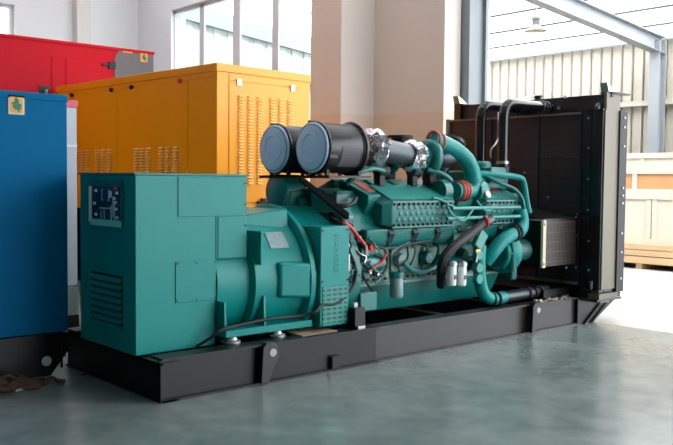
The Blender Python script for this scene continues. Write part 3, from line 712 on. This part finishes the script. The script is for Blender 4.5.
vb = px_tube('brass_valve', [(475, 251), (477, 254), (476, 262)], .10, .012, STEEL)
MB().box(-.03, .03, -.01, .01, -.012, .012).xform(Matrix.Translation(aty(477.5, 250.5, .09))).build('valve_handle', BRASS, vb)
m = MB()
for k in range(5):
    x = 2.75+k*.16
    m.tube([(x, .36, .93), (x+.02, .30, .90), (x+.03, .33, .80), (x+.01, .37, .72)], .010+.004*(k % 3), 6)
m.build('injection_lines', TEALE, gen)
for x in (2.62, 2.98, 3.3, 3.5): MB().lathe((x, .31, .80), 'y', [(0, .05), (.03, .065), (.09, .065)], 16).build('inspection_boss', TEALE if x > 2.7 else BLOCKM, gen)
MB().box(3.2, 3.62, .22, .40, .92, 1.06).build('cooler_housing', TEALE, gen, bevel=.015)
MB().lathe((3.15, .3, .72), 'x', [(0, .07), (.45, .07)], 20).build('oil_cooler', TEALE, gen)

px_tube('darkening_harness', [(305, 200), (318, 206), (330, 212), (342, 222), (352, 226)], [.8, .7, .5, .28, .24], .025, RUBBER)  # black cables and dark boxes added here to darken the engine end
px_tube('darkening_harness', [(318, 190), (328, 200), (340, 206), (352, 204), (356, 198)], [.7, .55, .3, .26, .3], .018, RUBBER)
px_tube('darkening_harness', [(322, 220), (332, 218), (345, 226), (349, 240)], [.5, .4, .24, .22], .022, RUBBER)
MB().box(1.80, 1.95, .40, .60, 1.10, 1.24).build('darkening_box', BLACK, gen, bevel=.01)
MB().box(1.84, 1.98, .34, .48, 1.28, 1.40).build('darkening_block', mat('deep_teal', srgb(8, 70, 68), .4), gen, bevel=.01)
# --- radiator
XR = 4.97; Y0, Y1 = -.25, 1.87; ZB, ZT = .40, 2.265
rad = MB().box(XR+.06, XR+.36, Y0+.1, Y1-.02, ZB, ZT-.02).build('radiator', BLACK, gen)
def panel(y0, y1, z0, z1, name='core_panel'):
    return MB().box(XR+.02, XR+.06, y0, y1, z0, z1).build(name, RADCORE, rad)
ye = lambda px: atx(px, 180, XR).y
panel(ye(490), Y1-.05, ZB+.05, ZT-.03); panel(ye(537)+.008, ye(490)-.008, ZB+.05, ZT-.03); panel(ye(580), ye(537)-.008, ZB+.05, ZT-.03)
for px in (490, 537, 579): MB().box(XR, XR+.03, ye(px)-.008, ye(px)+.008, ZB+.05, ZT-.02).build('guard_bar', mat('bar_grey', srgb(58, 58, 62), .3, .4), rad)
zb_ = atx(555, 156, XR).z
MB().box(XR, XR+.03, ye(580), ye(537), zb_-.01, zb_+.01).build('guard_bar', mat('bar_grey2', srgb(58, 58, 62), .3, .4), rad)
MB().box(XR-.005, XR+.03, ye(580), Y1, ZT-.03, ZT-.01).box(XR-.005, XR+.03, ye(580), Y1, ZB+.03, ZB+.06).box(XR-.01, XR+.04, Y1-.05, Y1, ZB, ZT).build('core_frame', mat('frame_edge', srgb(120, 114, 116), .3, .4), rad)
fl = MB().box(XR, XR+.03, ye(596), ye(580)-.008, ZB-.02, ZT).box(XR-.012, XR+.0, ye(590)-.006, ye(590)+.006, ZB, ZT-.01).build('front_flange', BLACKG, rad)
for py in (118, 148, 179, 210, 241, 270):
    p = atx(588.5, py, XR-.004); MB().lathe((XR-.012, p.y, p.z), 'x', [(0, .012), (.014, .012)], 8).build('flange_bolt', STEEL, fl)
sp = MB().box(XR+.0, XR+.09, Y0, Y0+.06, ZB-.03, ZT+.01).box(XR+.09, XR+.30, Y0-.005, Y0+.03, ZB-.03, ZT).build('side_panel', BLACKG, rad)
xa, xb = aty(603.5, 200, Y0-.012).x, aty(617, 200, Y0-.012).x
lab(MB().box(xa, xb, Y0-.012, Y0, ZB-.0, ZT).build('side_sheet', GALV, rad), 'pale galvanised side sheet')
ef = MB().box(xb, xb+.14, Y0-.03, Y0+.4, ZB-.04, ZT+.005).build('rear_flange', RUBBER, rad)
for z in (.5, .78, .98, 1.30, 1.38, 1.46, 1.9, 2.1, 2.2): MB().lathe((xb+.08, Y0-.038, z), 'y', [(0, .012), (.012, .012)], 8).build('flange_bolt', STEEL, ef)
# rear depth of radiator and its far side
MB().box(XR+.36, xb+.14, Y0+.02, Y1, ZB-.04, ZT).build('rear_shroud', BLACK, rad)
# top tank
tkx = XR+.14
tt = MB().box(tkx, tkx+.22, Y0+.02, Y1-.06, ZT-.02, 2.44).build('top_tank', mat('black_tank_paint', srgb(30, 27, 31), .3), rad, bevel=.004)
lab(MB().box(xa+.02, xb+.02, Y0-.01, Y0+.02, ZT+.0, 2.45).build('tank_end_sheet', GALV, tt), 'pale galvanised tank end')
for y in (Y0+.03, Y1-.1):
    l = MB().box(tkx-.04, tkx+.32, y-.07, y+.07, 2.44, 2.455).box(tkx-.02, tkx+.02, y-.05, y+.05, 2.40, 2.445).build('lug_plate', BLACK, tt)
    MB().hull8([(tkx-.06, y-.04, 2.455), (tkx+.08, y-.04, 2.455), (tkx+.08, y+.05, 2.455), (tkx-.06, y+.05, 2.455)], [(tkx-.10, y-.04, 2.545), (tkx+.0, y-.02, 2.52), (tkx+.0, y+.03, 2.52), (tkx-.10, y+.04, 2.545)]).build('lifting_ear', STEEL, l)
MB().box(tkx-.05, tkx, Y1-.14, Y1-.04, 2.2, 2.44).build('post', BLACKG, tt)
for px, py in ((566, 97), (552, 106), (559, 108)): 
    p = atx(px, py, tkx); MB().lathe((tkx-.014, p.y, p.z), 'x', [(0, .018), (.016, .018)], 10).build('tank_plug', STEEL, tt)
p = atx(533, 95, tkx); MB().lathe((tkx+.1, p.y, 2.44), 'z', [(0, .04), (.03, .04), (.03, .05), (.05, .05)], 16).build('filler_cap', BLACK, tt)
px_tube('tank_pipe', [(598, 113), (598, 106), (602, 104), (606, 104)], -.17, .028, DARKMET, tt)
# coolant top pipes
def top_pipe(y, xe):
    x = 4.3
    p = MB().tube([(x, y, 1.62), (x, y, 1.8), (x, y, 2.1), (x+.005, y, 2.22), (x+.03, y, 2.285), (x+.09, y, 2.325), (x+.18, y, 2.335), (x+.4, y, 2.335), (xe, y, 2.335)], .056, 16, seg=5).build('coolant_top_pipe', BLACKG, gen)
    for xx in (xe-.10, xe-.05, xe-.16): MB().torus((xx, y, 2.335), 'x', .056, .012, 20, 8).build('hose_clamp', DARKMET, p)
    MB().lathe((x, y, 1.70), 'z', [(0, .066), (.03, .066)], 18).build('pipe_collar', STEEL, p)
    MB().lathe((x, y, 1.56), 'z', [(0, .08), (.12, .08)], 18).build('pipe_base', BLACK, p)
top_pipe(.5, 5.1); top_pipe(.80, 5.1)
px_tube('vent_tube', [(491, 158), (491, 150), (496, 143), (498, 135), (498, 112)], .62, .010, STEEL)
px_tube('vent_tube', [(505, 103), (518, 101), (528, 97), (534, 96)], [.5, .5, .6, .65], .010, STEEL)
# wire guard beside the fan
gx0, gx1, gy0, gy1, gz0, gz1 = 4.36, XR, .03, .55, .655, 1.12
fg = MB().box(gx0, gx0+.025, gy0, gy1, gz0, gz1).box(gx0, gx1, gy0+.012, gy1, gz0, gz0+.02).build('fan_guard', BLACK, gen)
MB().box(gx0+.03, gx1-.01, gy0, gy0+.012, gz0, gz1).build('mesh_side', GUARDM, fg)
lab(MB().box(gx0-.004, gx0+.045, gy0-.008, gy0+.02, gz0-.01, gz1+.01).build('guard_edge', mat('guard_cream', srgb(205, 190, 165), .4), fg), 'pale edge strip')
MB().hull8([(gx0, gy0-.004, gz1), (gx1, gy0-.004, gz1), (gx1, gy1+.4, gz1), (gx0, gy1+.4, gz1)], [(gx0+.02, gy0, gz1+.02), (gx1, gy0, gz1+.025), (gx1, gy1+.4, gz1+.16), (gx0+.02, gy1+.4, gz1+.12)]).build('guard_top', BLACK, fg)
for x, z in ((gx0+.02, gz1-.03), (gx0+.02, gz0+.03), (gx1-.04, gz1+.03), (gx1-.02, gz0-.04), (gx1-.2, gz0-.03)): MB().lathe((x, gy0-.02, z), 'y', [(0, .011), (.012, .011)], 8).build('bolt', STEEL, fg)
for y, z in ((.03, 1.18), (.03, .95), (.03, .62), (.4, 1.35), (.72, 1.62), (.95, 1.63), (1.0, 1.66)): MB().lathe((XR+.005, y, z), 'x', [(0, .012), (.014, .012)], 8).build('flange_bolt', STEEL, fl)
MB().box(4.5, 4.97, .1, 1.4, .32, .40).build('radiator_stay', BLACK, rad); 
MB().box(XR+.02, XR+.42, Y0+.14, Y1, .29, ZB).build('radiator_base', BLACK, rad)
px_tube('drain_elbow', [(592, 281), (592, 288), (594, 291), (599, 291)], -.16, .022, STEEL, rad)
fb = MB().box(xa+.0, xb+.1, Y0+.01, Y0+.2, .29, .355).build('foot', GALV, rad); MB().box(xa-.05, xb+.16, Y0+.0, Y0+.22, .275, .295).build('foot_plate', DARKMET, fb)
m = MB()
for k in range(26): 
    a = rg.uniform(4.35, 5.0); b = rg.uniform(.02, .14); s = rg.uniform(.008, .018); m.box(a, a+s*2, b, b+s*2, .295, .295+s)
lab(m.build('debris', mat('debris_pale', srgb(200, 190, 175), .8), skid), 'pale grit on the rail')['kind'] = 'stuff'

# ---------------------------------------------------------------- orange enclosure
PSI = R(4)
oy = thing('generator_enclosure', (2.77, 3.56, 0), 'bright orange yellow generator enclosure with slotted vents behind the teal generator', 'enclosure', rz=PSI)
oy['_local'] = 1
Wd, Ln, Z0, Z1 = 1.53, 3.97, 1.08, 2.90
def part(m, name, mt, parent=oy, bevel=0): return m.build(name, mt, parent, bevel)
part(MB().box(.0, Wd, 0, Ln, Z0, Z1-.02), 'body', ORANGE, bevel=.008)
part(MB().box(.03, Wd-.03, .03, Ln-.03, 0, Z0), 'base_tank', BLACK)
part(MB().box(-.012, Wd+.012, -.012, Ln+.012, Z1-.1, Z1), 'roof', ORANGE, bevel=.008)
part(MB().box(-.012, Wd+.012, -.012, Ln+.012, Z0, Z0+.02), 'sill_rail', ORANGE)
VENTM = mat('vent_painted_glint', srgb(252, 208, 110), .4)  # pale yellow puts bright highlights into the vent colour
def louvre(o, face, pos, w, z0, z1, n):
    m = MB(); h = (z1-z0)/n
    for k in range(n):
        z = z0+h*k
        if face == 'front': m.hull8([(pos, -.004, z), (pos+w, -.004, z), (pos+w, -.004, z+h*.55), (pos, -.004, z+h*.55)], [(pos+.008, -.04, z), (pos+w-.008, -.04, z), (pos+w-.008, -.034, z+h*.28), (pos+.008, -.034, z+h*.28)])
        else: m.hull8([(-.004, pos, z), (-.004, pos+w, z), (-.004, pos+w, z+h*.55), (-.004, pos, z+h*.55)], [(-.04, pos+.008, z), (-.04, pos+w-.008, z), (-.034, pos+w-.008, z+h*.28), (-.034, pos+.008, z+h*.28)])
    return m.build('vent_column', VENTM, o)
# front (towards camera right): one door with six vent columns
d = part(MB().box(.18, 1.355, -.010, .001, Z0+.15, Z1-.20), 'door', ORANGE, bevel=.003)
part(MB().box(.18, 1.355, -.008, .001, Z1-.19, Z1-.115), 'lintel_panel', ORANGE, bevel=.003)
zt_, zb_ = 2.56, 1.46
for x in (.31, .46, .61, .82, .965, 1.12):
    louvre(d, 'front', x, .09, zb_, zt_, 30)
for x in (.29, 1.17):
    hg = MB().box(x, x+.07, -.026, -.008, Z1-.245, Z1-.165).build('hinge', STEEL, d)
MB().box(.62, .80, -.045, -.009, Z0+.13, Z0+.165).box(.68, .74, -.05, -.009, Z0+.165, Z0+.20).build('door_handle', BLACK, d)
part(MB().box(.02, Wd-.02, -.006, .001, Z0+.03, Z0+.09), 'lower_panel', ORANGE)
# long side (towards camera left): doors with vents low down
def side_door(y0, y1, cols):
    d = part(MB().box(-.010, .001, y0, y1, Z0+.09, Z1-.165), 'door', ORANGE, bevel=.003)
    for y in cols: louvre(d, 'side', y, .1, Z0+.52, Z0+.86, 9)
    return d
side_door(.58, 1.96, (.77, .94, 1.10, 1.40, 1.55, 1.69)); side_door(2.24, 3.62, (2.38, 2.55, 2.71, 2.99, 3.14, 3.30))
part(MB().box(-.008, .001, .03, Ln-.03, Z1-.155, Z1-.11), 'lintel_panel', ORANGE)
KN = mat('knob_black', srgb(60, 55, 55), .3, .5)
for y, mt in ((.73, REDW), (1.85, KN), (2.36, KN), (3.47, KN)):
    part(MB().lathe((-.04, y, Z1-.16), 'x', [(0, .028), (.015, .035), (.035, .03)], 16), 'latch_knob', mt)

# ---------------------------------------------------------------- red enclosure
YR = 7.8
ra = aty(153.6, 52, YR); HR = ra.z
re = thing('generator_enclosure', (-1.2, YR+1.1, 0), 'long glossy red enclosure with dark grey end panel behind the orange enclosure', 'enclosure')
MB().box(-4.2, ra.x, YR, YR+2.2, .9, HR-.04).build('body', RED, re, bevel=.01)
MB().box(-4.2, ra.x-.05, YR+.05, YR+2.15, 0, .9).build('base', BLACK, re)
MB().box(-4.24, ra.x+.01, YR-.02, YR+2.22, HR-.05, HR).build('roof', RED, re, bevel=.008)
g0 = aty(114.5, 60, YR).x
gp = MB().prism([(g0+.07, HR-.055), (g0, HR-.16), (g0, 1.2), (ra.x-.01, 1.2), (ra.x-.01, HR-.055)], 'y', YR-.012, YR).build('end_panel', DGREY, re)
lab(gp, 'dark grey panel')
s0, s1 = aty(140, 52.5, YR), aty(147, 62.5, YR)
sk_ = MB().box(s0.x, s1.x, YR-.018, YR-.012, s1.z, s0.z).build('sticker', STICK, gp)
def emblem(parent, cx, cz, w, h, y, nrm=-1):
    P = [(-.02, .45), (.16, .25), (.14, .1), (.34, .02), (.28, -.14), (.36, -.26), (.2, -.22), (.2, -.46), (.06, -.28), (-.1, -.26), (-.28, -.1), (-.22, 0), (-.36, .06), (-.2, .16), (-.12, .2), (-.14, .3)]
    return MB().prism([(cx+u*w, cz+v*h) for u, v in P], 'y', y-.003, y).build('tree_emblem', STICKG, parent)
emblem(sk_, (s0.x+s1.x)/2, (s0.z+s1.z)/2, abs(s1.x-s0.x), abs(s0.z-s1.z), YR-.018)
t0, t1 = aty(122, 50.5, YR), aty(132, 53.5, YR)
MB().box(t0.x, t1.x, YR-.018, YR-.012, t1.z, t0.z).build('strip_label', STICK, gp)
for xa_, xb_, nm in ((aty(50.5, 60, YR).x, aty(64, 60, YR).x, 'door_panel'), (aty(65, 60, YR).x, aty(113.5, 60, YR).x, 'door_panel'), (-.2, aty(50, 60, YR).x-.02, 'door_panel')):
    MB().box(xa_+.012, xb_-.012, YR-.012, YR, 1.1, HR-.27).build(nm, RED, re, bevel=.004)
hd = aty(113, 66, YR); MB().box(hd.x-.09, hd.x+.02, YR-.06, YR-.01, hd.z-.05, hd.z+.05).box(hd.x-.2, hd.x-.09, YR-.04, YR-.01, hd.z-.02, hd.z+.02).build('latch', BLACK, re)
h0, h1 = aty(38.5, 85.5, YR), aty(49, 96, YR)
hm = MB().box(h0.x, h1.x, YR-.03, YR-.01, h1.z, h0.z).build('recessed_handle', BLACK, re); MB().box(h0.x+.09, h1.x-.03, YR-.036, YR-.03, h1.z+.03, h0.z-.05).build('handle_plate', mat('handle_grey', srgb(140, 145, 145), .4), hm)

# ---------------------------------------------------------------- blue enclosure
YBL = 1.248
bl = thing('generator_enclosure', (-1.3, YBL+.7, 0), 'blue enclosure with round white plug on its black base, at the left edge', 'enclosure')
bt = aty(67, 95, YBL)
XE, HB = bt.x, bt.z
MB().box(-2.8, XE, YBL, YBL+1.5, .33, HB-.03).build('body', BLUE, bl, bevel=.006)
MB().box(-2.81, XE+.006, YBL-.006, YBL+1.506, HB-.055, HB).build('roof', BLUE, bl, bevel=.006)
nose = aty(54, 374, YBL)
bs = MB().prism([(-2.8, 0), (nose.x-.02, 0), (XE-.0, .17), (XE, .32), (-2.8, .32)], 'y', YBL+.01, YBL+.08).prism([(-2.8, 0), (nose.x-.02, 0), (XE-.0, .17), (XE, .32), (-2.8, .32)], 'y', YBL+1.42, YBL+1.49).box(-2.78, -.4, YBL+.08, YBL+1.42, .1, .3).build('base', BLACK, bl)
pg = aty(46.5, 361, YBL+.01)
lab(MB().lathe((pg.x, YBL+.004, pg.z), 'y', [(0, .038), (.008, .038)], 24).build('round_plug', mat('plug_grey', srgb(205, 212, 212), .5), bs), 'round whitish plug')
MB().box(pg.x+.11, pg.x+.125, YBL, YBL+.012, .0+.05, .32).build('base_seam', BLACKG, bs)
s0, s1 = aty(8, 94.8, YBL), aty(24.2, 115, YBL)
sb = MB().box(s0.x, s1.x, YBL-.006, YBL, s1.z, s0.z).build('sticker', mat('sticker_border', srgb(215, 205, 175), .5), bl)
MB().box(s0.x+.012, s1.x-.012, YBL-.009, YBL-.006, s1.z+.012, s0.z-.012).build('sticker_field', STICK, sb)
emblem(sb, (s0.x+s1.x)/2, (s0.z+s1.z)/2, abs(s1.x-s0.x)*.95, abs(s0.z-s1.z)*.92, YBL-.009)

# ---------------------------------------------------------------- pale cabinet with red cap
cb = thing('cabinet', (.45, 3.6, 0), 'tall pale grey cabinet with red top edge squeezed between blue and orange enclosures', 'cabinet')
MB().box(.0, .85, 3.19, 3.5, .42, 2.22).build('body', PALE, cb, bevel=.006)
MB().box(-.01, .86, 3.18, 3.51, 2.22, 2.29).build('top_edge', REDCAP, cb, bevel=.005)
MB().box(.0, .85, 3.185, 3.5, .12, .41).build('lower_door', mat('grey_green_paint', srgb(120, 135, 132), .5), cb, bevel=.004)
MB().box(-.0, .855, 3.17, 3.5, .0, .12).build('plinth', BLACK, cb)
jz = aty(72, 146, 3.19).z
MB().box(.0, .85, 3.182, 3.19, jz-.012, jz+.012).build('bright_joint', WHITE, cb)

# ---------------------------------------------------------------- rag on the floor
rag = MB()
rr = random.Random(11)
c0 = at(18, 385, 2, .03)
for k in range(26):
    cx = c0.x + rr.uniform(-.34, .12); cy = c0.y + rr.uniform(-.06, .12); a = rr.uniform(0, 6.28); L0 = rr.uniform(.06, .13)
    pts = []
    for j in range(6):
        a += rr.uniform(-1.1, 1.1); pts.append((cx, cy, .02 + rr.uniform(0, .10)*(1-abs(j-2.5)/3)*(1-min(1, abs(cx-c0.x)/.5))))
        cx += L0*.7*math.cos(a); cy += L0*.35*math.sin(a)
    w0 = rr.uniform(.014, .024)
    rag.tube(pts, lambda t: w0*(1+.25*math.sin(14*t+k)), 7)
ro = rag.build('rag', CLOTH); tag(ro, 'crumpled brown rags on the floor against the blue enclosure base', 'rag')
ch = at(18, 390.5, 2, .0)
o = MB().box(-.05, .05, -.02, .02, 0, .012).xform(Matrix.Translation(ch) @ Matrix.Rotation(.3, 4, 'Z')).build('paper_scrap', WHITE, bevel=.004)
tag(o, 'small white scrap on the floor in front of the brown rags', 'scrap')

# ---------------------------------------------------------------- shed lamp, timber
L = thing('pendant_lamp', (9.5, 3.82, 4.14), 'white industrial pendant lamp with flared shade under the shed roof', 'lamp')
m = MB().lathe((9.5, 3.82, 4.14), 'z', [(.0, .20), (.03, .165), (.07, .09), (.10, .075)], 28)
m.build('shade', mat('lamp_shade', srgb(150, 138, 122), .4), L)
MB().lathe((9.5, 3.82, 4.24), 'z', [(0, .075), (.1, .07)], 20).build('gear_housing', mat('lamp_grey', srgb(92, 98, 100), .4), L)
MB().lathe((9.5, 3.82, 4.34), 'z', [(0, .085), (.04, .085), (.07, .03), (.10, .02)], 20).build('cap', mat('lamp_cap', srgb(120, 126, 128), .4), L)
MB().cyl((9.5, 3.82, 4.42), (9.5, 3.82, 4.62), .008, 6).build('hanger', GREYD, L)

XT = 11.2
def crate(z0, z1, y0, y1, label, dark=False, bat=True):
    t = thing('wooden_crate', (XT+.5, (y0+y1)/2, z0), label, 'crate', 'pale crates stacked by the shed wall')
    MB().box(XT+.03, XT+.85, y0, y1, z0, z1).build('panel', WOODO if dark else WOODW, t)
    MB().box(XT, XT+.87, y0-.01, y1+.01, z1-.09, z1).build('top_batten', WOODW, t); MB().box(XT, XT+.87, y0-.01, y1+.01, z0, z0+.09).build('bottom_batten', WOODW, t)
    for k in range(4):
        y = y0+(y1-y0-.09)*k/3; MB().box(XT+.01, XT+.03, y, y+.09, z0+.09, z1-.09).build('upright_batten', WOODW, t)
    return t
zs = [atx(640, p, XT).z for p in (270, 256, 243, 190, 153)]
zt0, zt1, zt2, zt3, zt4 = 0, .27, .48, 1.42, 2.06
pal = []
def plank(z, y0, y1, th, label):
    o = MB().box(XT-.15, XT+1.0, y0, y1, z, z+th).build('timber_slab', WOODP, bevel=.006); tag(o, label, 'timber', 'timber slabs under the crates'); return o
for y in (-1.2, -.1, .9, 1.9, 2.6, 3.6): 
    o = MB().box(XT-.1, XT+.9, y, y+.12, 0, .10).build('timber_bearer', WOODP); tag(o, 'short timber bearer on the ground carrying the timber slabs', 'timber', 'bearers under the timber slabs')
plank(.10, -1.5, 4.4, .12, 'lowest long timber slab under the white crates')
plank(.235, -1.3, 4.4, .10, 'middle long timber slab under the white crates')
plank(.345, -1.5, 4.4, .10, 'topmost long timber slab, directly under the white crates')
crate(.445, 1.33, -1.0, 2.5, 'lower whitewashed crate on the timber slabs, right of the radiator', False)
crate(.445, 1.33, 2.52, 4.5, 'lower crate on the timber slabs, half hidden behind the radiator', False)
crate(1.33, 1.78, -.6, 4.6, 'middle crate with tan plywood side stacked by the shed wall', True)
crate(1.78, 2.06, -.8, 4.5, 'topmost pale crate of the stack by the shed wall', False)

if '_local' in oy: del oy['_local']
